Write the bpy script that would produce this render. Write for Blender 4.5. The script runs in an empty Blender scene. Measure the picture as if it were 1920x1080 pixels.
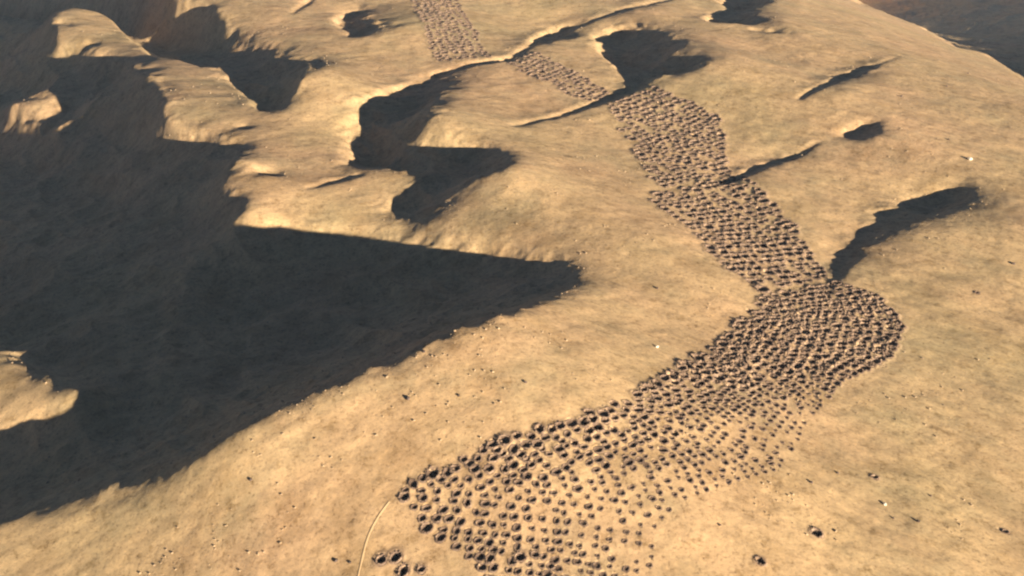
import bpy, bmesh, math, random
import numpy as np
from mathutils import Vector, Matrix

# ---------------------------------------------------------------- camera, sky, sun, exposure
SC = bpy.context.scene
PITCH = math.radians(34); HC = 110.0; HFOV = math.radians(45)
SUN_ELEV = math.radians(14.5)
SHADOW_DIR = np.array([-0.65, 0.76]); SHADOW_DIR /= np.linalg.norm(SHADOW_DIR)

cam_data = bpy.data.cameras.new("camera"); cam = bpy.data.objects.new("camera", cam_data)
SC.collection.objects.link(cam); SC.camera = cam
cam_data.sensor_width = 36; cam_data.angle = HFOV
cam_data.clip_start = 0.5; cam_data.clip_end = 20000
cam.location = (0, 0, HC); cam.rotation_euler = (math.pi/2 - PITCH, 0, 0)

world = bpy.data.worlds.new("World"); SC.world = world; world.use_nodes = True
wn = world.node_tree.nodes; wl = world.node_tree.links
sky = wn.new('ShaderNodeTexSky'); sky.sky_type = 'NISHITA'; sky.sun_disc = False
sky.sun_elevation = SUN_ELEV
sky.sun_rotation = math.atan2(-SHADOW_DIR[0], -SHADOW_DIR[1])
sky.dust_density = 0.0; sky.air_density = 0.12; sky.ozone_density = 1.5
wl.new(sky.outputs[0], wn['Background'].inputs[0]); wn['Background'].inputs[1].default_value = 0.05

sd = bpy.data.lights.new("sun", 'SUN'); sd.energy = 5.0; sd.angle = math.radians(0.5)
sd.color = (1.0, 0.87, 0.70)
sun = bpy.data.objects.new("sun", sd); SC.collection.objects.link(sun)
sun.rotation_euler = Vector((-SHADOW_DIR[0]*math.cos(SUN_ELEV), -SHADOW_DIR[1]*math.cos(SUN_ELEV), math.sin(SUN_ELEV))).to_track_quat('Z', 'Y').to_euler()
SC.view_settings.view_transform = 'Standard'; SC.view_settings.look = 'None'
SC.view_settings.gamma = 1.0; SC.view_settings.exposure = 1.9
SC.render.engine = 'CYCLES'
SC.cycles.volume_bounces = 0
SC.cycles.max_bounces = 6
SC.cycles.pixel_filter_type = 'BLACKMAN_HARRIS'; SC.cycles.filter_width = 2.2

# ---------------------------------------------------------------- the valley shapes (plan of ridges, gullies and hollows)
F = 960/math.tan(HFOV/2); TE = math.tan(SUN_ELEV)
D = SHADOW_DIR; Nn = np.array([D[1], -D[0]])
cp, sp = math.cos(PITCH), math.sin(PITCH)
W,H=1200,800   # mask raster covers x -240..2160, y -250..1350 at 2px
X0,Y0,STEP=-240,-250,2
def poly(P,soft=0):
    P=np.array(P,float); xs=X0+STEP*(np.arange(W)+.5); ys=Y0+STEP*(np.arange(H)+.5)
    X,Y=np.meshgrid(xs,ys); ins=np.zeros(X.shape,bool)
    n=len(P)
    for i in range(n):
        x1,y1=P[i]; x2,y2=P[(i+1)%n]
        if y1==y2: continue
        c=((y1>Y)!=(y2>Y))&(X<(x2-x1)*(Y-y1)/(y2-y1)+x1)
        ins^=c
    return ins.astype(float)
def stroke(P,ws):
    P=np.array(P,float); xs=X0+STEP*(np.arange(W)+.5); ys=Y0+STEP*(np.arange(H)+.5)
    X,Y=np.meshgrid(xs,ys); m=np.zeros(X.shape)
    for i in range(len(P)-1):
        a,b=P[i],P[i+1]; wa,wb=ws[i],ws[i+1]
        d=b-a; u=np.clip(((X-a[0])*d[0]+(Y-a[1])*d[1])/(d@d),0,1)
        r=np.hypot(X-a[0]-u*d[0],Y-a[1]-u*d[1]); m=np.maximum(m,(r<(wa+(wb-wa)*u)*.4+0.4))
    return m.astype(float)
def blur(m,s):
    k=int(3*s)+1; g=np.exp(-np.arange(-k,k+1)**2/(2*s*s)); g/=g.sum()
    p=np.pad(m,((k,k),(0,0)),mode='edge'); m=sum(g[i]*p[i:i+m.shape[0]] for i in range(2*k+1))
    p=np.pad(m,((0,0),(k,k)),mode='edge'); return sum(g[i]*p[:,i:i+m.shape[1]] for i in range(2*k+1))
main=[(-240,1110),(-120,1030),(0,978),(40,958),(130,935),(190,912),(260,893),(320,872),(372,850),(405,838),(420,820),(450,800),(490,785),(530,762),(560,745),(600,728),(650,712),(690,690),(750,668),(800,645),(820,628),(870,612),(930,592),(990,573),(1020,560),(1046,546),(1066,536),(1073,520),(1069,500),(1058,492),(1040,486),(1020,490),(1000,478),(970,482),(950,470),(925,473),(900,461),(880,466),(850,453),(825,460),(800,448),(775,456),(750,444),(715,449),(690,432),(665,437),(640,425),(600,427),(560,438),(540,420),(520,412),(495,414),(478,428),(460,415),(440,400),(437,388),(458,358),(440,352),(412,338),(440,310),(455,285),(462,268),(430,258),(400,250),(375,245),(340,243),(320,228),(300,212),(295,205),(312,180),(305,150),(285,130),(260,117),(220,108),(175,100),(165,92),(110,85),(105,65),(95,40),(95,18),(120,10),(150,8),(190,18),(220,45),(250,80),(290,97),(320,105),(360,115),(400,122),(430,145),(450,168),(475,190),(490,207),(515,212),(545,190),(560,168),(566,150),(562,130),(575,118),(592,108),(570,98),(520,85),(470,70),(440,62),(420,45),(410,20),(398,10),(335,12),(322,0),(310,-40),(300,-250),(-240,-250)]
islA=[(5,195),(20,180),(45,168),(80,165),(105,175),(108,190),(110,215),(98,222),(85,215),(55,212),(20,205)]
islB=[(-240,520),(-100,590),(0,642),(28,655),(75,680),(130,704),(180,741),(140,768),(85,788),(0,808),(-120,850),(-240,880)]
P2=[(818,135),(790,150),(740,165),(700,178),(665,187),(662,195),(680,203),(682,215),(660,228),(655,240),(662,260),(670,285),(650,298),(655,310),(668,308),(700,303),(745,306),(795,320),(816,345),(790,356),(760,368),(718,385),(735,395),(760,408),(785,416),(810,405),(835,380),(862,352),(880,340),(920,325),(955,305),(958,295),(940,275),(915,265),(880,260),(830,258),(783,252),(800,225),(815,195),(832,168),(845,156),(830,140)]
P2b=[(1000,78),(1010,70),(1040,55),(1085,45),(1092,48),(1080,60),(1060,72),(1030,80)]
P3=[(1108,72),(1140,60),(1180,48),(1200,42),(1240,50),(1265,65),(1275,80),(1262,95),(1250,105),(1290,105),(1330,112),(1300,128),(1260,138),(1225,150),(1210,165),(1190,160),(1195,150),(1175,138),(1155,122),(1145,112),(1130,100),(1125,85)]
P4=[(630,42),(655,20),(690,8),(712,0),(700,12),(690,20),(700,30),(715,42),(760,36),(735,47),(705,55),(690,67),(670,68),(650,55)]
P5=[(1322,40),(1345,28),(1372,15),(1362,0),(1350,-40),(1470,-40),(1440,0),(1405,18),(1415,30),(1430,42),(1400,47)]
P6=[(1600,-60),(1610,-15),(1645,5),(1685,25),(1730,50),(1775,75),(1805,92),(1845,95),(1880,115),(1920,140),(2050,215),(2160,280),(2160,-250),(1560,-250)]
S2=[(1572,248),(1600,240),(1625,232),(1648,225),(1656,232),(1650,245),(1620,255),(1590,262),(1580,252)]
S4=[(1665,395),(1700,385),(1740,375),(1780,362),(1815,350),(1830,355),(1825,370),(1795,385),(1770,400),(1740,410),(1702,407),(1690,417),(1664,432),(1640,445),(1615,463),(1590,487),(1566,512),(1560,535),(1552,530),(1560,500),(1575,480),(1600,455),(1615,440),(1640,425),(1660,405)]
strokes=[([(815,134),(860,122),(900,113),(950,108),(990,85),(1005,76)],[10,7,8,9,8,10]),
([(1088,47),(1130,28),(1160,18),(1200,8),(1260,-5)],[6,5,6,5,4]),
([(960,233),(1000,225),(1050,212),(1090,200),(1130,187),(1160,175),(1200,160)],[3,4,5,8,9,10,12]),
([(548,22),(560,12),(582,-2)],[4,8,9]),
([(1498,184),(1520,170),(1560,152),(1575,145),(1600,135),(1640,121)],[6,7,8,12,12,6]),
([(1640,121),(1680,108)],[4,3]),
([(1532,268),(1500,285),(1460,300),(1430,308),(1400,322),(1380,333),(1350,342)],[5,5,7,8,11,12,10]),
([(575,352),(610,342),(640,335),(675,325)],[3,5,6,12]),
([(478,312),(500,318),(520,322)],[12,14,8]),
([(445,232),(465,235)],[6,10]),
([(1410,54),(1450,56),(1485,60)],[5,5,3]),
([(1600,478),(1575,503),(1560,530),(1548,550)],[8,8,7,6]),([(110,38),(128,44)],[10,8]),([(165,78),(180,82)],[9,8])]
# soft tones: (poly, blur px, strength)
soft=[([(880,400),(1060,370),(1240,400),(1260,500),(1120,560),(1090,500),(900,440)],16,.24),
([(760,720),(1000,620),(1320,600),(1180,700),(950,790),(700,860)],18,.20),
([(1780,370),(1840,350),(1920,380),(1900,430),(1780,430),(1690,460),(1640,455),(1700,410)],9,.6),
([(1560,540),(1600,500),(1680,450),(1760,440),(1700,480),(1620,540)],10,.35),
([(850,150),(960,118),(990,112),(930,135),(850,175)],6,.4),
([(780,415),(840,370),(870,350),(900,345),(870,400),(810,425)],7,.55),
([(1265,60),(1350,95),(1400,100),(1350,118),(1260,140),(1240,100)],7,.6),
([(1400,20),(1470,20),(1460,60),(1400,50)],6,.6),
([(1570,160),(1660,125),(1660,145),(1580,175),(1510,195),(1505,186)],4,.4),
([(1380,345),(1440,315),(1540,275),(1540,290),(1440,335)],4,.35),
([(1020,75),(1090,52),(1090,70),(1030,92)],3,.35),
([(690,20),(790,0),(800,50),(730,50)],6,.35),
([(560,110),(600,110),(620,130),(580,170),(560,205),(510,225)],7,.5),
([(420,180),(480,205),(480,260),(440,240)],6,.35),
([(440,800),(1000,580),(1070,540),(1040,575),(800,675),(560,760),(420,850)],4,.3),
([(0,985),(400,845),(420,850),(200,930),(0,1010)],4,.3),
]
def build():
    hard=poly(main); hard=hard*(1-poly(islA))*(1-poly(islB))
    for p in (P2,P2b,P3,P4,P5,P6,S2,S4): hard=np.maximum(hard,poly(p))
    for p,w in strokes: hard=np.maximum(hard,stroke(p,w))
    I=1-hard
    for p,b,s in soft:
        m=blur(poly(p),b/STEP)*abs(s)
        I = I*(1-m) if s>0 else np.maximum(I,m*.9)
    return np.clip(I,0,1)

def ray(px, py):
    x = (px-960)/F; y = (540-py)/F
    return np.stack([x, cp+y*sp, -sp+y*cp], -1)
def project(P):
    x = P[..., 0]; y = P[..., 1]; z = P[..., 2]-HC
    f = y*cp-z*sp; u = y*sp+z*cp
    return 960+F*x/f, 540-F*u/f, f
S0, S1, T0, T1 = -190., 660., -330., 430.
def xy(s, t): return s*Nn[0]+t*D[0], s*Nn[1]+t*D[1]+180
def st(x, y):
    y = y-180; return x*Nn[0]+y*Nn[1], x*D[0]+y*D[1]
def samp(A, fx, fy):
    fx = np.clip(fx, 0, A.shape[1]-1.001); fy = np.clip(fy, 0, A.shape[0]-1.001)
    ix = fx.astype(int); iy = fy.astype(int); u = fx-ix; v = fy-iy
    return (A[iy, ix]*(1-u)+A[iy, ix+1]*u)*(1-v)+(A[iy+1, ix]*(1-u)+A[iy+1, ix+1]*u)*v
def samp3(A, fx, fy):
    # quadratic B-spline sampling: no creases between grid cells
    fx = np.clip(fx, 1, A.shape[1]-2.01); fy = np.clip(fy, 1, A.shape[0]-2.01)
    ix = np.round(fx).astype(int); iy = np.round(fy).astype(int); u = fx-ix; v = fy-iy
    wx = (.5*(.5-u)**2, .75-u*u, .5*(.5+u)**2); wy = (.5*(.5-v)**2, .75-v*v, .5*(.5+v)**2)
    o = 0
    for j in range(3):
        for i in range(3): o = o+A[iy+j-1, ix+i-1]*wx[i]*wy[j]
    return o
K = TE*1.08
def base_h(x, y): return -0.03*(y-180)-0.02*x
def gridxy(h):
    s = np.arange(S0, S1+.01, h); t = np.arange(T0, T1+.01, h)
    T, S = np.meshgrid(t, s)
    return S, T
I0 = build(); SHIFT = 1.1
def illum1(X, Y, h):
    px, py, f = project(np.stack([X, Y, h], -1))
    i = samp(I0, (px-X0)/2-.5, (py-Y0)/2-.5)
    i = np.where((px > 2160) & (py > 240) | (py > 1350) | (f < 20), 1, i)
    i = np.where((py < -250), np.where(px < 320, 0.5, np.where(px > 1560, 0, 1)), i)
    return np.where((px < -240) & (py < 1300), np.where(py < 520, .4, np.where(py < 900, .8, .9)), i)
def illum(S, T, h):
    X, Y = xy(S, T); X = X-SHIFT*D[0]; Y = Y-SHIFT*D[1]
    if S.shape[0] < 600: return illum1(X, Y, h)
    o = [illum1(X+a*Nn[0]+b*D[0], Y+a*Nn[1]+b*D[1], h) for a in (-.33, 0, .33) for b in (-.33, 0, .33)]
    return sum(o)/9
def solve(S, T, I, g0, step, iters):
    # terrain whose rise towards the sun follows I and which falls away from the sun where I = 0
    ns, nt = I.shape
    It = np.minimum(I[:, 1:], I[:, :-1]); lit = It > 0.2
    tgt = K*np.where(lit, np.clip(It, 0, 1), 0)*step
    wt = np.where(lit, 1.0, 0.0); mu_t = np.where(lit, 0.0, 0.02)
    sh = ~lit
    ms = (I[1:] < 0.2) & (I[:-1] < 0.2)
    ws = np.where(ms, 0.04, 0.03)
    A = []; B = []
    for r in range(ns):
        m = sh[r].astype(int); d = np.diff(np.concatenate([[0], m, [0]]))
        a = np.where(d == 1)[0]; b = np.where(d == -1)[0]
        for i, j in zip(a, b):
            if i > 0 and j < nt-1: A.append(r*nt+i); B.append(r*nt+j)
    A = np.array(A, int); B = np.array(B, int); WI = 0.25
    bound = np.zeros((ns, nt)); bound[:, 0] = 1000
    w = wt+mu_t
    def op(g):
        o = bound*g
        d = (g[:, 1:]-g[:, :-1])*w; o[:, 1:] += d; o[:, :-1] -= d
        d = (g[1:]-g[:-1])*ws; o[1:] += d; o[:-1] -= d
        f = g.ravel(); e = WI*(f[B]-f[A]); of = o.ravel(); of[B] += e; of[A] -= e
        return o
    rhs = bound*g0; d = wt*tgt; rhs[:, 1:] += d; rhs[:, :-1] -= d
    dia = bound.copy(); dia[:, 1:] += w; dia[:, :-1] += w; dia[1:] += ws; dia[:-1] += ws
    df = dia.ravel(); df[A] += WI; df[B] += WI
    cT = np.ascontiguousarray(-w.T); dT = np.zeros((nt, ns)); qT = np.zeros((nt, ns)); dT[0] = dia[:, 0]
    for j in range(1, nt):
        qT[j-1] = cT[j-1]/dT[j-1]; dT[j] = dia[:, j]-cT[j-1]*qT[j-1]
    def pre(r):
        rT = np.ascontiguousarray(r.T); y = np.empty_like(rT); y[0] = rT[0]/dT[0]
        for j in range(1, nt): y[j] = (rT[j]-cT[j-1]*y[j-1])/dT[j]
        for j in range(nt-2, -1, -1): y[j] -= qT[j]*y[j+1]
        return np.ascontiguousarray(y.T)
    g = g0.copy(); r = rhs-op(g); z = pre(r); p = z; rz = (r*z).sum(); r0 = rz
    for k in range(iters):
        Ap = op(p); al = rz/(p*Ap).sum(); g = g+al*p; r = r-al*Ap; z = pre(r); rn = (r*z).sum()
        if rn < r0*1e-9: break
        p = z+rn/rz*p; rz = rn
    return g
def dip(I, step, C, Lc):
    m = (I < 0.2).astype(float); m[:, :1] = 0; m[:, -1:] = 0; m[0] = 0; m[-1] = 0
    k = step*step/Lc**2
    def op(x):
        x = x*m; o = (4+k)*x
        o[1:] -= x[:-1]; o[:-1] -= x[1:]; o[:, 1:] -= x[:, :-1]; o[:, :-1] -= x[:, 1:]
        return o*m
    b = m*C*step*step; x = np.zeros_like(b); r = b.copy(); p = r.copy(); rr = (r*r).sum(); r0 = rr
    for i in range(80):
        Ap = op(p); a = rr/(p*Ap).sum(); x += a*p; r -= a*Ap; rn = (r*r).sum()
        if rn < 1e-6*r0: break
        p = r+rn/rr*p; rr = rn
    return x
def gsm(m, s):
    k = int(3*s)+1; g = np.exp(-np.arange(-k, k+1)**2/(2*s*s)); g /= g.sum()
    p = np.pad(m, ((k, k), (0, 0)), mode='edge'); m = sum(g[i]*p[i:i+m.shape[0]] for i in range(2*k+1))
    p = np.pad(m, ((0, 0), (k, k)), mode='edge'); return sum(g[i]*p[:, i:i+m.shape[1]] for i in range(2*k+1))
def finish(hh, S, T):
    I = illum(S, T, hh); dk = I < .2; dk[:, :3] = False; d = dip(I, 1, .030, 12.)+dip(I, 1, .09, 2.5)
    g = hh+T*TE
    for it in range(4):
        M = np.maximum.accumulate(np.where(dk, -1e9, g), 1)
        M = gsm(np.where(dk, np.maximum(M, -1e4), 0), 1.)/np.maximum(gsm(dk.astype(float), 1.), 1e-3)
        g = np.where(dk, np.minimum(g, M), g)
        g = gsm(g, .8)
    h = gsm(g-T*TE-d, .7); k = np.exp(-np.arange(-5, 6)**2/(2*1.7**2)); k /= k.sum()
    p = np.pad(h, ((5, 5), (0, 0)), mode='edge'); h = sum(k[i]*p[i:i+h.shape[0]] for i in range(11))
    # broad sunny flanks in the far left are smooth
    k = np.exp(-np.arange(-15, 16)**2/(2*4.5**2)); k /= k.sum()
    def bl(m):
        p = np.pad(m, ((15, 15), (0, 0)), mode='edge'); return gsm(sum(k[i]*p[i:i+m.shape[0]] for i in range(31)), 1.)
    L = (I > .2).astype(float); hs_ = bl(h*L)/np.maximum(bl(L), 1e-3)
    w = np.clip((gsm(L, 1.3)-.35)/.5, 0, 1)*np.clip((T-20)/60, 0, 1)*np.clip((190-S)/60, 0, 1)
    return h*(1-w)+hs_*w
H1 = None
for step, outer, iters in ((8, 4, 120), (4, 3, 150), (2, 2, 200), (1, 1, 140)):
    S, T = gridxy(step); X, Y = xy(S, T); gb = base_h(X, Y)+T*TE
    hh = base_h(X, Y) if H1 is None else samp(H1, (T-T0)/hs, (S-S0)/hs)
    for o in range(outer):
        g0 = hh+T*TE; g0[:, 0] = gb[:, 0]
        hn = solve(S, T, illum(S, T, hh), g0, step, iters)-T*TE
        hh = hn*.8+hh*.2 if o < outer-1 else hn
    H1 = hh; hs = step
HG = finish(H1, S, T)
RUG = gsm((illum(S, T, H1) < .2).astype(np.float32), 2.5)      # the steep shaded flanks are rocky
# narrow gullies cut by run-off
def gully_depth():
    Sg, Tg = gridxy(.5); X, Y = xy(Sg, Tg); h = samp(HG, Tg-T0, Sg-S0); px, py, f = project(np.stack([X, Y, h], -1))
    m = 0
    for p, w in strokes: m = np.maximum(m, stroke(p, [.7*q+1.5 for q in w])*min(.9, .1*max(w)))
    v = samp(m, (px-X0)/2-.5, (py-Y0)/2-.5)*(f > 20)
    return gsm(v.astype(np.float32), 1.2)*.7
GD = gully_depth()


# ---------------------------------------------------------------- fine relief
RNG = np.random.RandomState(7)
TAB = RNG.rand(512, 512)
def vnoise(x, y, seed=0):
    x = x+seed*37.7; y = y+seed*91.3
    ix = np.floor(x).astype(int); iy = np.floor(y).astype(int); u = x-ix; v = y-iy
    u = u*u*u*(u*(u*6-15)+10); v = v*v*v*(v*(v*6-15)+10)
    a = TAB[iy % 512, ix % 512]; b = TAB[iy % 512, (ix+1) % 512]; c = TAB[(iy+1) % 512, ix % 512]; d = TAB[(iy+1) % 512, (ix+1) % 512]
    return (a*(1-u)+b*u)*(1-v)+(c*(1-u)+d*u)*v-.5
def relief(x, y):
    ca, sa = math.cos(.6), math.sin(.6); x1 = x*ca+y*sa; y1 = -x*sa+y*ca
    h = .50*vnoise(x1/15, y1/15, 1)+.24*vnoise(x1/6.5, y1/6.5, 2)+.14*vnoise(x/3.1, y/3.1, 3)+.07*vnoise(x1/1.5, y1/1.5, 4)+.035*vnoise(x/.7, y/.7, 5)
    # rills running down the flanks
    k = 1/(1+np.exp(-(x-10-(y-200)*.1)/14))
    a = (x*.50+y*.87); b = (x*.87-y*.5)
    r1 = vnoise(a/1.3, b/16, 6)*.09+vnoise(a/.6, b/9, 7)*.04+vnoise(a/3.2, b/30, 12)*.13
    a = (-x*.5+y*.86); b = (x*.86+y*.5)
    r2 = vnoise(a/1.2, b/12, 8)*.09+vnoise(a/2.6, b/20, 9)*.14
    big = vnoise(x/45, y/45, 13)*1.3
    return h*.75+r1*k*.7+r2*(1-k)*.4+big*.2
def smooth_h(x, y):
    s, t = st(x, y)
    h = samp3(HG, (t-T0), (s-S0))-samp(GD, (t-T0)*2, (s-S0)*2)
    es = np.maximum(np.maximum(S0-s, s-S1), 0); et = np.maximum(np.maximum(T0-t, t-T1), 0)
    d = np.hypot(es, et); w = np.exp(-d/260)
    far = -60+60*vnoise(x/520, y/520, 21)+16*vnoise(x/190, y/190, 22)
    return h*w+far*(1-w)
def rocky(x, y):
    s, t = st(x, y); w = samp(RUG, (t-T0), (s-S0))
    a = .8*x+.6*y; b = -.6*x+.8*y; wx = 3*vnoise(x/9, y/9, 41); wy = 3*vnoise(x/9, y/9, 42)
    r = np.abs(vnoise((a+wx)/13, (b+wy)/22, 43))*2.6+np.abs(vnoise((a+wx)/5.5, (b+wy)/9, 44))*1.3+np.abs(vnoise(a/2.3, b/3.2, 45))*.5+np.abs(vnoise(x/1.1, y/1.1, 46))*.2
    e = 4*w*(1-w)
    n = vnoise(a/8, b/8, 49)*1.2+vnoise(a/3.4, b/3.4, 47)*.75+vnoise(x/1.5, y/1.5, 48)*.34
    return -1.5*r*w+n*e*.45
def ground0(x, y): return smooth_h(x, y)+relief(x, y)+rocky(x, y)
def hit(px, py):
    px = np.atleast_1d(np.asarray(px, float)); py = np.atleast_1d(np.asarray(py, float))
    R = ray(px, py); out = np.full(len(px), np.nan); prev = None; tp = 60.
    for tt in 60*(900/60)**(np.arange(901)/900):
        P = R*tt; dz = P[:, 2]+HC-ground0(P[:, 0], P[:, 1])
        if prev is not None:
            n = np.isnan(out) & (dz < 0); f = prev/(prev-dz+1e-9); out[n] = (tp+(tt-tp)*f)[n]
        prev = dz; tp = tt
    P = R*np.nan_to_num(out, nan=900)[:, None]; return P[:, 0], P[:, 1]

# ---------------------------------------------------------------- where the pits lie: paired points on the two edges of each stretch
BANDS = [
 ('top', 2.15, [((715, -190), (800, -190)), ((740, -110), (825, -110)), ((755, -50), (845, -50)), ((768, 0), (858, 0)), ((790, 45), (885, 45)), ((802, 80), (902, 80)), ((815, 116), (918, 108))]),
 ('neck', 2.1, [((945, 122), (1000, 98)), ((985, 138), (1040, 112)), ((1035, 158), (1085, 138)), ((1078, 185), (1120, 160)), ((1108, 192), (1145, 176))]),
 ('upper', 2.05, [((1140, 196), (1225, 162)), ((1168, 235), (1300, 192)), ((1190, 280), (1345, 215)), ((1212, 325), (1362, 290)), ((1240, 352), (1372, 322))]),
 ('middle', 1.95, [((1228, 364), (1388, 322)), ((1228, 384), (1412, 340)), ((1262, 405), (1442, 372)), ((1300, 432), (1478, 410)), ((1330, 478), (1520, 470)), ((1375, 515), (1542, 500)), ((1432, 548), (1555, 520))]),
 ('field', 1.3, [((1438, 556), (1562, 528)), ((1405, 578), (1648, 552)), ((1345, 640), (1690, 612)), ((1290, 682), (1668, 668)), ((1225, 722), (1590, 712)), ((1150, 752), (1535, 770)), ((1075, 780), (1490, 830)), ((985, 808), (1465, 880)), ((890, 850), (1380, 905)), ((790, 893), (1300, 945)), ((742, 925), (1255, 985)), ((790, 990), (1240, 1050)), ((880, 1050), (1230, 1100)), ((930, 1120), (1230, 1150))]),
]
rng = random.Random(11)
pits = []      # x, y, radius, depth factor, stretch
def band(name, pitch, pairs):
    L = np.array([p[0] for p in pairs], float); R = np.array([p[1] for p in pairs], float)
    lx, ly = hit(L[:, 0], L[:, 1]); rx, ry = hit(R[:, 0], R[:, 1])
    cx, cy = (lx+rx)/2, (ly+ry)/2
    seg = np.hypot(np.diff(cx), np.diff(cy)); cum = np.concatenate([[0], np.cumsum(seg)])
    # rows are laid evenly along the centre, holes evenly along a row
    n = max(2, int(cum[-1]/pitch))
    W_ = np.hypot(rx-lx, ry-ly); lanes = int(round(np.percentile(W_, 70)/(pitch*1.26))) if name == 'field' else 0
    for i in range(n):
        q = (i+.5)/n*cum[-1]
        a = [np.interp(q, cum, v) for v in (lx, ly, rx, ry)]
        w = math.hypot(a[2]-a[0], a[3]-a[1]); m = lanes or max(2, int(round(w/pitch)))
        for j in range(m):
            jf = .26 if name != 'field' else .19; f = (j+.5+rng.uniform(-jf, jf)+(.35*math.sin(i*.21+j*.3) if name == 'field' else 0))/m
            ja = .1 if name != 'field' else .05; x = a[0]+(a[2]-a[0])*f+rng.gauss(0, ja*pitch); y = a[1]+(a[3]-a[1])*f+rng.gauss(0, ja*pitch)
            pr = .95; sz = rng.uniform(.66, 1.16); dp = rng.uniform(.8, 1.2)*(.6 if rng.random() < .12 else 1); nm = name
            if name == 'field':
                low = min(1, max(0, (q/cum[-1]-.33)/.15))       # past the bend the field wears away downhill
                if low < .3: nm = 'bend'
                sz *= 1.12-.06*f-low*(.17+.46*f); dp *= 1-low*.5*min(1, f*1.5); pr = .97-.12*low*f
            if name == 'field': end = min(1, max(0, (q/cum[-1]-.72)/.12)); sz *= 1-.22*end; dp *= 1-.3*end
            if name in ('top', 'neck'): sz *= 1.2; dp *= .75
            if name in ('upper', 'middle'): sz *= 1.22; dp *= .9; pr = .92
            if rng.random() > pr: continue
            pits.append([x, y, .62*sz, dp, nm])
for b in BANDS: band(*b)
LONE = [(1531, 1000, .85), (1425, 1052, .7), (1640, 895, .6), (1885, 997, .5), (1832, 549, .5),
        (715, 1050, .9), (742, 1045, .95), (757, 1070, .85), (790, 1068, .7), (1165, 244, .95), (975, 1045, .8)]
lx, ly = hit([p[0] for p in LONE], [p[1] for p in LONE])
for (a, b, s), x, y in zip(LONE, lx, ly): pits.append([float(x), float(y), .62*s, 1.1, 'lone'])
# drop pits that overlap
kept = []; cell = {}
for p in reversed(pits):
    k = (int(p[0]//2), int(p[1]//2)); ok = True
    for i in (-1, 0, 1):
        for j in (-1, 0, 1):
            for q in cell.get((k[0]+i, k[1]+j), ()):
                if math.hypot(p[0]-q[0], p[1]-q[1]) < (.80 if p[4] == 'bend' else .95)*(p[2]+q[2]): ok = False
    if ok: kept.append(p); cell.setdefault(k, []).append(p)
pits = kept
print('pits', len(pits))
PX = np.array([[p[0], p[1], p[2], p[3]] for p in pits])

def carve(x, y, h):
    # hollow the ground under each pit; x, y are flat arrays sorted into 4 m bins
    bx = np.floor(x/4).astype(int); by = np.floor(y/4).astype(int)
    key = (bx+5000)*20000+(by+5000); order = np.argsort(key, kind='stable'); ks = key[order]
    out = h.copy(); dug = np.zeros_like(h)
    for X_, Y_, r, dp in PX:
        idx = []
        for i in range(int((X_-2.2)//4), int((X_+2.2)//4)+1):
            for j in range(int((Y_-2.2)//4), int((Y_+2.2)//4)+1):
                kk = (i+5000)*20000+(j+5000); a, b = np.searchsorted(ks, kk), np.searchsorted(ks, kk, 'right')
                if b > a: idx.append(order[a:b])
        if not idx: continue
        idx = np.concatenate(idx); d = np.hypot(x[idx]-X_, y[idx]-Y_)/r
        # a low ring of thrown-out soil, and the hollow itself
        out[idx] += .14*r*dp*np.exp(-((d-1.45)/.4)**2)-1.45*r*np.clip((1.05-d)/.35, 0, 1)
        k_ = (.55+.3*(dp > .75))*min(1, dp)**2; dug[idx] = np.maximum(dug[idx], k_*np.exp(-(np.maximum(d-.9, 0)/1.15)**2))
    return out, dug

# ---------------------------------------------------------------- materials
def mat(name, build_fn):
    m = bpy.data.materials.new(name); m.use_nodes = True; nt = m.node_tree
    b = nt.nodes['Principled BSDF']; b.inputs['Roughness'].default_value = .95
    b.inputs['Specular IOR Level'].default_value = .1
    build_fn(nt, b); return m
def noise(nt, vec, scale, detail=4, rough=.6):
    n = nt.nodes.new('ShaderNodeTexNoise'); n.inputs['Scale'].default_value = scale; n.inputs['Detail'].default_value = detail
    n.inputs['Roughness'].default_value = rough; nt.links.new(vec, n.inputs['Vector']); return n.outputs['Fac']
def ramp(nt, fac, stops):
    r = nt.nodes.new('ShaderNodeValToRGB'); e = r.color_ramp.elements
    while len(e) < len(stops): e.new(.5)
    for el, (p, c) in zip(e, stops): el.position = p; el.color = (*c, 1)
    nt.links.new(fac, r.inputs[0]); return r.outputs[0]
def mixc(nt, fac, a, b, mode='MIX'):
    m = nt.nodes.new('ShaderNodeMix'); m.data_type = 'RGBA'; m.blend_type = mode
    if isinstance(fac, float): m.inputs[0].default_value = fac
    else: nt.links.new(fac, m.inputs[0])
    for k, v in ((6, a), (7, b)):
        if isinstance(v, tuple): m.inputs[k].default_value = (*v, 1)
        else: nt.links.new(v, m.inputs[k])
    return m.outputs[2]
def coords(nt, rot=0, scale=(1, 1, 1)):
    g = nt.nodes.new('ShaderNodeNewGeometry'); mp = nt.nodes.new('ShaderNodeMapping')
    mp.inputs['Rotation'].default_value = (0, 0, rot); mp.inputs['Scale'].default_value = scale
    nt.links.new(g.outputs['Position'], mp.inputs[0])
    if rot == 0: return mp.outputs[0]
    mp.inputs['Scale'].default_value = (1, 1, 1); m2 = nt.nodes.new('ShaderNodeMapping'); m2.inputs['Scale'].default_value = scale
    nt.links.new(mp.outputs[0], m2.inputs[0]); return m2.outputs[0]
def bump(nt, b, h, strength, dist):
    n = nt.nodes.new('ShaderNodeBump'); n.inputs['Strength'].default_value = strength; n.inputs['Distance'].default_value = dist
    nt.links.new(h, n.inputs['Height']); nt.links.new(n.outputs[0], b.inputs['Normal'])
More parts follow.
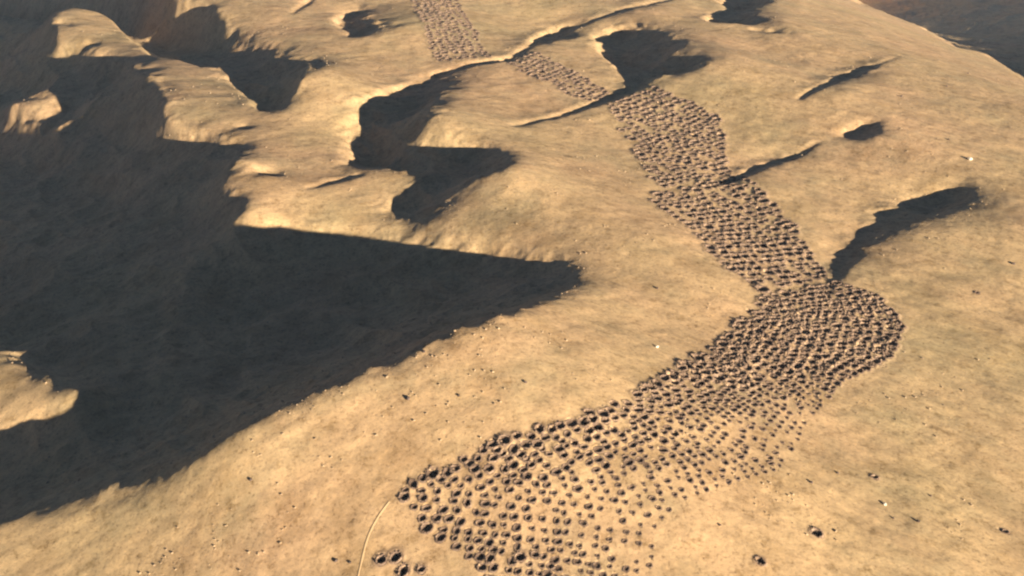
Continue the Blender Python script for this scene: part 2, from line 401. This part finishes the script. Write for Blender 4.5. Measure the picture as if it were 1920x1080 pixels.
def ground_nodes(nt, b):
    P = coords(nt)
    big = ramp(nt, noise(nt, P, .022, 5, .6), [(.36, (.50, .325, .175)), (.5, (.485, .33, .172)), (.64, (.455, .325, .165))])
    mid = ramp(nt, noise(nt, P, .13, 5, .65), [(.35, (.82, .80, .76)), (.5, (1, 1, 1)), (.68, (1.12, 1.10, 1.08))])
    c = mixc(nt, 1.0, big, mid, 'MULTIPLY')
    # dry grass patches
    g = ramp(nt, noise(nt, P, .055, 8, .7), [(.50, (0, 0, 0)), (.66, (1, 1, 1))])
    c = mixc(nt, g, c, mixc(nt, .38, c, (.29, .25, .14)))
    # bleached streaks along the slopes, two flanks
    ramp_s = [(.34, (.74, .73, .70)), (.5, (1, 1, 1)), (.68, (1.18, 1.15, 1.10))]
    sa = ramp(nt, noise(nt, coords(nt, math.radians(30), (.10, .9, .3)), 1.0, 6, .7), ramp_s)
    sb = ramp(nt, noise(nt, coords(nt, math.radians(-25), (.10, .9, .3)), 1.0, 6, .7), ramp_s)
    g2 = nt.nodes.new('ShaderNodeNewGeometry'); sx = nt.nodes.new('ShaderNodeSeparateXYZ'); nt.links.new(g2.outputs['Position'], sx.inputs[0])
    mr = nt.nodes.new('ShaderNodeMapRange'); mr.inputs[1].default_value = 0; mr.inputs[2].default_value = 40; nt.links.new(sx.outputs[0], mr.inputs[0])
    c = mixc(nt, .42, c, mixc(nt, mr.outputs[0], sb, sa), 'MULTIPLY')
    # soil disturbed by the digging
    at = nt.nodes.new('ShaderNodeAttribute'); at.attribute_name = 'dug'
    dug = ramp(nt, noise(nt, P, .9, 5, .7), [(.35, (.20, .13, .085)), (.65, (.36, .245, .15))])
    c = mixc(nt, at.outputs['Fac'], c, dug)
    # pebbles, clods and tufts
    f2 = ramp(nt, noise(nt, P, .55, 7, .75), [(.36, (.60, .57, .50)), (.45, (.95, .95, .95)), (.56, (1.04, 1.04, 1.04)), (.70, (1.20, 1.18, 1.14))])
    c = mixc(nt, .85, c, f2, 'MULTIPLY')
    f1 = noise(nt, P, 2.1, 6, .8)
    f = ramp(nt, f1, [(.36, (.42, .39, .36)), (.44, (.93, .93, .93)), (.58, (1.06, 1.06, 1.06)), (.70, (1.38, 1.33, 1.25))])
    c = mixc(nt, .9, c, f, 'MULTIPLY')
    nt.links.new(c, b.inputs['Base Color'])
    bump(nt, b, f1, .4, .15)
M_ground = mat('dry_ground', ground_nodes)
def path_nodes(nt, b):
    c = ramp(nt, noise(nt, coords(nt), 1.1, 5), [(.3, (.45, .31, .165)), (.7, (.50, .35, .19))])
    nt.links.new(c, b.inputs['Base Color'])
M_path = mat('trodden_earth', path_nodes)
def rim_nodes(nt, b):
    c = ramp(nt, noise(nt, coords(nt), 1.6, 6, .8), [(.36, (.08, .052, .038)), (.5, (.17, .115, .078)), (.66, (.33, .23, .15))])
    nt.links.new(c, b.inputs['Base Color'])
M_rim = mat('rim_stones', rim_nodes)
def hollow_nodes(nt, b):  # pit shade painted into the soil colour, so sunlit walls stay dark too
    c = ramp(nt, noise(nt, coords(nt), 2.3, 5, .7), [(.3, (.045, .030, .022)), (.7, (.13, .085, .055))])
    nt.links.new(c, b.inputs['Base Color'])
M_hollow = mat('pit_hollow_shade', hollow_nodes)
def stone_mat(name, a, c2):
    def f(nt, b):
        nt.links.new(ramp(nt, noise(nt, coords(nt), 3.0, 5), [(.3, a), (.7, c2)]), b.inputs['Base Color'])
    return mat(name, f)
M_dark = stone_mat('dark_stone', (.06, .045, .035), (.13, .09, .07))
M_pale = stone_mat('pale_stone', (.50, .43, .33), (.66, .58, .46))
M_bush = stone_mat('dry_bush', (.05, .045, .02), (.11, .09, .04))

# ---------------------------------------------------------------- the ground: one sheet out to the horizon
def mesh_grid(name, X, Y, Z, m):
    n, k = X.shape; V = np.stack([X, Y, Z], -1).reshape(-1, 3).astype(np.float32)
    i = np.arange(n-1)[:, None]*k+np.arange(k-1)[None]
    q = np.stack([i, i+1, i+k+1, i+k], -1).reshape(-1, 4)
    me = bpy.data.meshes.new(name); me.vertices.add(len(V)); me.vertices.foreach_set('co', V.ravel())
    me.loops.add(q.size); me.loops.foreach_set('vertex_index', q.ravel().astype(np.int32))
    me.polygons.add(len(q)); me.polygons.foreach_set('loop_start', np.arange(0, q.size, 4, dtype=np.int32))
    me.polygons.foreach_set('loop_total', np.full(len(q), 4, np.int32))
    me.polygons.foreach_set('use_smooth', np.ones(len(q), bool))
    me.update(calc_edges=True); me.materials.append(m)
    o = bpy.data.objects.new(name, me); SC.collection.objects.link(o); return o
az = np.concatenate([np.linspace(-180, -60, 41)[:-1], np.linspace(-60, -27, 120)[:-1], np.linspace(-27, 27, 1250), np.linspace(27, 60, 120)[1:], np.linspace(60, 180, 41)[1:]])
az = np.radians(az)
rr = np.concatenate([[.5], np.geomspace(4, 78, 50)[:-1], np.geomspace(78, 520, 950)[:-1], np.geomspace(520, 900, 140)[:-1], np.geomspace(900, 9000, 90)])
A_, R_ = np.meshgrid(-az, rr); GX = R_*np.sin(A_); GY = R_*np.cos(A_)
GZ = ground0(GX, GY)
GZ, DUG = carve(GX.ravel(), GY.ravel(), GZ.ravel()); GZ = GZ.reshape(GX.shape)
ground = mesh_grid('ground', GX, GY, GZ, M_ground); ground['kind'] = 'structure'
at_ = ground.data.attributes.new('dug', 'FLOAT', 'POINT'); at_.data.foreach_set('value', DUG.astype(np.float32))

def normal_at(x, y, e=1.2):
    gx = (smooth_h(x+e, y)-smooth_h(x-e, y))/(2*e); gy = (smooth_h(x, y+e)-smooth_h(x, y-e))/(2*e)
    n = np.stack([-gx, -gy, np.ones_like(gx)], -1); return n/np.linalg.norm(n, axis=-1, keepdims=True)

def footpath(pts, w):
    px = [p[0] for p in pts]; py = [p[1] for p in pts]
    x, y = hit(px, py); c = np.concatenate([[0], np.cumsum(np.hypot(np.diff(x), np.diff(y)))])
    q = np.arange(0, c[-1], .25)
    def sm(v):
        for _ in range(3): v = np.convolve(np.pad(v, 4, mode='edge'), np.ones(9)/9, 'valid')
        return v
    X_ = sm(np.interp(q, c, x)); Y_ = sm(np.interp(q, c, y)); tx = np.gradient(X_); ty = np.gradient(Y_); l = np.hypot(tx, ty)
    nx, ny = -ty/l, tx/l; off = np.linspace(-.5, .5, 7)
    wob = w*(1+.7*vnoise(q/1.7, q*0, 31))
    PXg = X_[:, None]+nx[:, None]*off*wob[:, None]; PYg = Y_[:, None]+ny[:, None]*off*wob[:, None]
    Z = ground0(PXg, PYg)+.03; Z[:, 0] -= .12; Z[:, -1] -= .12
    return mesh_grid('footpath', PXg, PYg, Z, M_path)
for pts, w in (([(664, 1110), (678, 1050), (690, 1000), (712, 962), (738, 930)], .26),):
    o = footpath(pts, w); o['kind'] = 'structure'

# ---------------------------------------------------------------- pit shapes
def lathe(profile, n, seed, jit):
    r_ = random.Random(seed); vs = []; fs = []
    for k, (r, z) in enumerate(profile):
        for i in range(n):
            a = 2*math.pi*i/n; j = 1+r_.uniform(-jit, jit)
            vs.append((r*j*math.cos(a), r*j*math.sin(a), z+r_.uniform(-jit, jit)*.35))
    for k in range(len(profile)-1):
        for i in range(n):
            a = k*n+i; b = k*n+(i+1) % n; fs.append((a, b, b+n, a+n))
    return vs, fs
def lump(c, r, rnd):
    # an angular stone from a jittered octahedron with cut corners
    d = [(1, 0, 0), (0, 1, 0), (-1, 0, 0), (0, -1, 0), (.6, .6, .65), (-.6, .6, .65), (-.6, -.6, .65), (.6, -.6, .65), (0, 0, -.5), (0, 0, .95)]
    sx, sy, sz = rnd.uniform(.8, 1.3), rnd.uniform(.8, 1.3), rnd.uniform(.7, 1.1)
    v = [(c[0]+x*r*sx*rnd.uniform(.8, 1.15), c[1]+y*r*sy*rnd.uniform(.8, 1.15), c[2]+z*r*sz) for x, y, z in d]
    f = [(0, 1, 4), (1, 2, 5), (2, 3, 6), (3, 0, 7), (4, 1, 5), (5, 2, 6), (6, 3, 7), (7, 0, 4), (4, 5, 9), (5, 6, 9), (6, 7, 9), (7, 4, 9), (1, 0, 8), (2, 1, 8), (3, 2, 8), (0, 3, 8)]
    return v, f
def add(vs, fs, v, f):
    o = len(vs); vs += v; fs += [tuple(i+o for i in g) for g in f]
def hollow_geo(seed):
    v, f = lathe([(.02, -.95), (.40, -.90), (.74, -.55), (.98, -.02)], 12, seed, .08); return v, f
def rim_geo(seed, stones=True):
    rnd = random.Random(seed*7+1)
    v, f = lathe([(.94, -.10), (.99, .10), (1.12, .20), (1.32, .12), (1.62, -.16)], 14, seed+50, .07)
    if stones:
        n = 15
        for i in range(n):
            if rnd.random() < .15: continue
            a = 2*math.pi*(i+rnd.uniform(-.3, .3))/n; r = rnd.uniform(1.02, 1.3)
            add(v, f, *lump((r*math.cos(a), r*math.sin(a), rnd.uniform(.10, .2)), rnd.uniform(.14, .27), rnd))
    return v, f
def mk(name, v, f, m, smooth=False):
    me = bpy.data.meshes.new(name); me.from_pydata(v, [], f); me.update(); me.materials.append(m)
    if smooth: me.polygons.foreach_set('use_smooth', np.ones(len(f), bool))
    return me
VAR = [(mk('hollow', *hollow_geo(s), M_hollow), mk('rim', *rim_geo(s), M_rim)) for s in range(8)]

xs = PX[:, 0]; ys = PX[:, 1]; zs = ground0(xs, ys); NR = normal_at(xs, ys)
px_, py_, dist = project(np.stack([xs, ys, zs], -1))
inview = (px_ > -20) & (px_ < 1940) & (py_ > -20) & (py_ < 1100)
size = PX[:, 2]/dist*np.where(inview, 1, .01)
order = np.argsort(-size)
LABEL = {
 'field': ('stone rimmed pit dug in the wide lower field of pits beside the footpath', 'pits in the wide lower field'),
 'bend': ('dark stone rimmed pit where the band of pits bends on the ridge', 'pits packed in the bend of the band'),
 'middle': ('stone rimmed pit in the straight stretch of band above the bend', 'pits in the stretch above the bend'),
 'upper': ('stone rimmed pit in the stretch of band between two thin gullies', 'pits between the two thin gullies'),
 'neck': ('small stone rimmed pit in the narrow neck of the band', 'pits in the narrow neck'),
 'top': ('small stone rimmed pit in the farthest stretch of the band', 'pits in the farthest stretch')}
LONELAB = ['lone dark pit with pale lit rim on the bare slope right of the lower field',
 'lone dark pit low on the bare slope near the bottom edge',
 'lone small dark pit on the bare slope uphill of the pale boulder',
 'lone dark pit on the bare slope nearest the bottom right corner',
 'lone dark pit on the bare slope far right of the bend',
 'leftmost dark pit of the separate group at the bottom left of the field',
 'second dark pit from the left in the separate group at the bottom',
 'third dark pit from the left in the separate group at the bottom',
 'rightmost dark pit of the separate group at the bottom left of the field',
 'lone dark pit just outside the left edge of the band below the neck',
 'single deep dark pit near the lower left of the wide field']
lone_xy = {(round(float(x), 3), round(float(y), 3)): l for x, y, l in zip(lx, ly, LONELAB)}
chosen = [i for i in range(len(pits)) if pits[i][4] == 'lone']
for i in order:
    if len(chosen) >= 300: break
    if pits[i][4] != 'lone': chosen.append(i)
def pit_matrix(i, rnd):
    n = Vector(NR[i]).lerp(Vector((0, 0, 1)), .3).normalized(); q = n.to_track_quat('Z', 'Y')
    r = float(PX[i, 2]); rz = rnd.uniform(0, 6.28)
    return Matrix.Translation((float(xs[i]), float(ys[i]), float(zs[i]+.02))) @ q.to_matrix().to_4x4() @ Matrix.Rotation(rz, 4, 'Z') @ Matrix.Diagonal((r*rnd.uniform(.78, 1.12), r*rnd.uniform(.85, 1.3), r*float(PX[i, 3]), 1))
for i in chosen:
    M = pit_matrix(i, rng); hv, rv = VAR[rng.randrange(8)]
    e = bpy.data.objects.new('stone_pit', None); e.empty_display_size = .5; SC.collection.objects.link(e); e.matrix_world = M
    if pits[i][4] == 'lone':
        e['label'] = lone_xy[(round(pits[i][0], 3), round(pits[i][1], 3))]
    else:
        e['label'], e['group'] = LABEL[pits[i][4]]
    e['category'] = 'pit'
    for nm, d_ in (('hollow', hv), ('rim', rv)):
        c = bpy.data.objects.new(nm, d_); SC.collection.objects.link(c); c.parent = e
# all the farther pits of the band, too many to count
ch = set(chosen); VV = []; FF = []; MI = []; off = 0
geo = []
for s in range(6):
    a = hollow_geo(s+20); b = rim_geo(s+20)
    geo.append((np.array(a[0]+b[0]), a[1]+[tuple(q+len(a[0]) for q in g) for g in b[1]], [0]*len(a[1])+[1]*len(b[1])))
for i in range(len(pits)):
    if i in ch: continue
    M = np.array(pit_matrix(i, rng)); v, f, mi = geo[rng.randrange(6)]
    VV.append(v@M[:3, :3].T+M[:3, 3]); FF += [tuple(q+off for q in g) for g in f]; MI += mi; off += len(v)
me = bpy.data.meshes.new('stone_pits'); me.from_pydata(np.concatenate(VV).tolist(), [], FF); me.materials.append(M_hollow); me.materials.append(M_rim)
me.polygons.foreach_set('material_index', np.array(MI, np.int32)); me.update()
o = bpy.data.objects.new('stone_pits', me); SC.collection.objects.link(o)
o['kind'] = 'stuff'; o['label'] = 'band of hundreds of small stone rimmed pits running away over the ridges'; o['category'] = 'pits'

# ---------------------------------------------------------------- scattered stones
def boulder(px, py, size, m, label, kind='boulder', group=None, seed=0):
    x, y = hit([px], [py]); x, y = float(x[0]), float(y[0]); rnd = random.Random(seed)
    bm = bmesh.new(); bmesh.ops.create_icosphere(bm, subdivisions=1 if size < .36 else 2, radius=size)
    sx, sy = rnd.uniform(.9, 1.3), rnd.uniform(.8, 1.1)
    for v in bm.verts:
        k = 1+rnd.uniform(-.16, .16); v.co = Vector((v.co.x*sx*k, v.co.y*sy*k, v.co.z*.75*k))
    me = bpy.data.meshes.new(kind); bm.to_mesh(me); bm.free(); me.materials.append(m)
    o = bpy.data.objects.new(kind, me); SC.collection.objects.link(o)
    o.location = (x, y, float(ground0(np.array(x), np.array(y)))+size*.35); o.rotation_euler = (0, 0, rnd.uniform(0, 6))
    o['label'] = label; o['category'] = kind.split('_')[-1]
    if group: o['group'] = group
boulder(1659, 946, .27, M_pale, 'pale white boulder on the bare slope near the bottom right', seed=1)
boulder(1818, 299, .40, M_pale, 'pale white boulder high on the bare slope beneath the far ridge', seed=2)
boulder(1232, 651, .26, M_pale, 'pale white boulder on the ridge top left of the bend', seed=3)
DARK = [(1721, 978, .32), (1675, 972, .22), (1690, 181, .42), (1815, 138, .4), (1775, 162, .35), (1778, 262, .35), (765, 748, .42), (795, 660, .3), (1232, 541, .34), (1745, 930, .22), (1570, 887, .25), (1521, 905, .34), (630, 1052, .3), (656, 1055, .25), (1900, 495, .4), (985, 717, .28), (860, 742, .25), (470, 900, .3), (1350, 985, .25)]
for k, (a, b, s) in enumerate(DARK):
    boulder(a, b, s*.72, M_dark, 'small dark stone lying alone on the bare tan slope', 'dark_stone', 'small dark stones strewn on the bare slopes', seed=10+k)

# loose stones and gravel strewn over the slopes
r5 = np.random.RandomState(3); N_ = 20000
lr = np.exp(r5.uniform(math.log(100), math.log(430), N_)); aa = np.radians(r5.uniform(-27, 27, N_))
sx_ = lr*np.sin(aa); sy_ = lr*np.cos(aa)
dens = vnoise(sx_/13, sy_/13, 51)+.7*vnoise(sx_/4, sy_/4, 52)
s_, t_ = st(sx_, sy_); rg = samp(RUG, t_-T0, s_-S0)
k_ = dens+rg*.35 > .12; sx_ = sx_[k_]; sy_ = sy_[k_]; lr = lr[k_]; sz_ = ground0(sx_, sy_)
rs = .03+.13*r5.rand(len(sx_))**6+.00012*lr
tm = [np.array(lump((0, 0, 0), 1, random.Random(q))[0]) for q in range(12)]; tf = np.array(lump((0, 0, 0), 1, random.Random(0))[1])
VS = np.concatenate([tm[q % 12][:, [1, 0, 2] if q % 2 else [0, 1, 2]]*rs[q]+[sx_[q], sy_[q], sz_[q]+rs[q]*.2] for q in range(len(rs))])
FS = (tf[None]+10*np.arange(len(rs))[:, None, None]).reshape(-1, 3)
me = bpy.data.meshes.new('gravel'); me.from_pydata(VS.tolist(), [], FS.tolist()); me.update()
me.materials.append(stone_mat('gravel_stone', (.20, .14, .085), (.50, .37, .22)))
o = bpy.data.objects.new('gravel', me); SC.collection.objects.link(o); o['kind'] = 'stuff'
o['label'] = 'loose tan gravel and stones strewn over the slopes'; o['category'] = 'gravel'
print('stones', len(rs))

# ---------------------------------------------------------------- air
if True:
    zmin = float(GZ.min())-1; R = 9100
    bm = bmesh.new(); bmesh.ops.create_cube(bm, size=1)
    for v in bm.verts: v.co = Vector((v.co.x*2*R, v.co.y*2*R, zmin if v.co.z < 0 else HC+25))
    me = bpy.data.meshes.new('haze'); bm.to_mesh(me); bm.free()
    o = bpy.data.objects.new('haze', me); SC.collection.objects.link(o); o['kind'] = 'stuff'
    o['label'] = 'thin blue grey air over the hills'; o['category'] = 'haze'
    m = bpy.data.materials.new('haze_air'); m.use_nodes = True; nt = m.node_tree
    nt.nodes.remove(nt.nodes['Principled BSDF'])
    v = nt.nodes.new('ShaderNodeVolumePrincipled'); v.inputs['Color'].default_value = (.54, .72, .93, 1); v.inputs['Density'].default_value = .0001
    nt.links.new(v.outputs[0], nt.nodes['Material Output'].inputs['Volume']); me.materials.append(m)
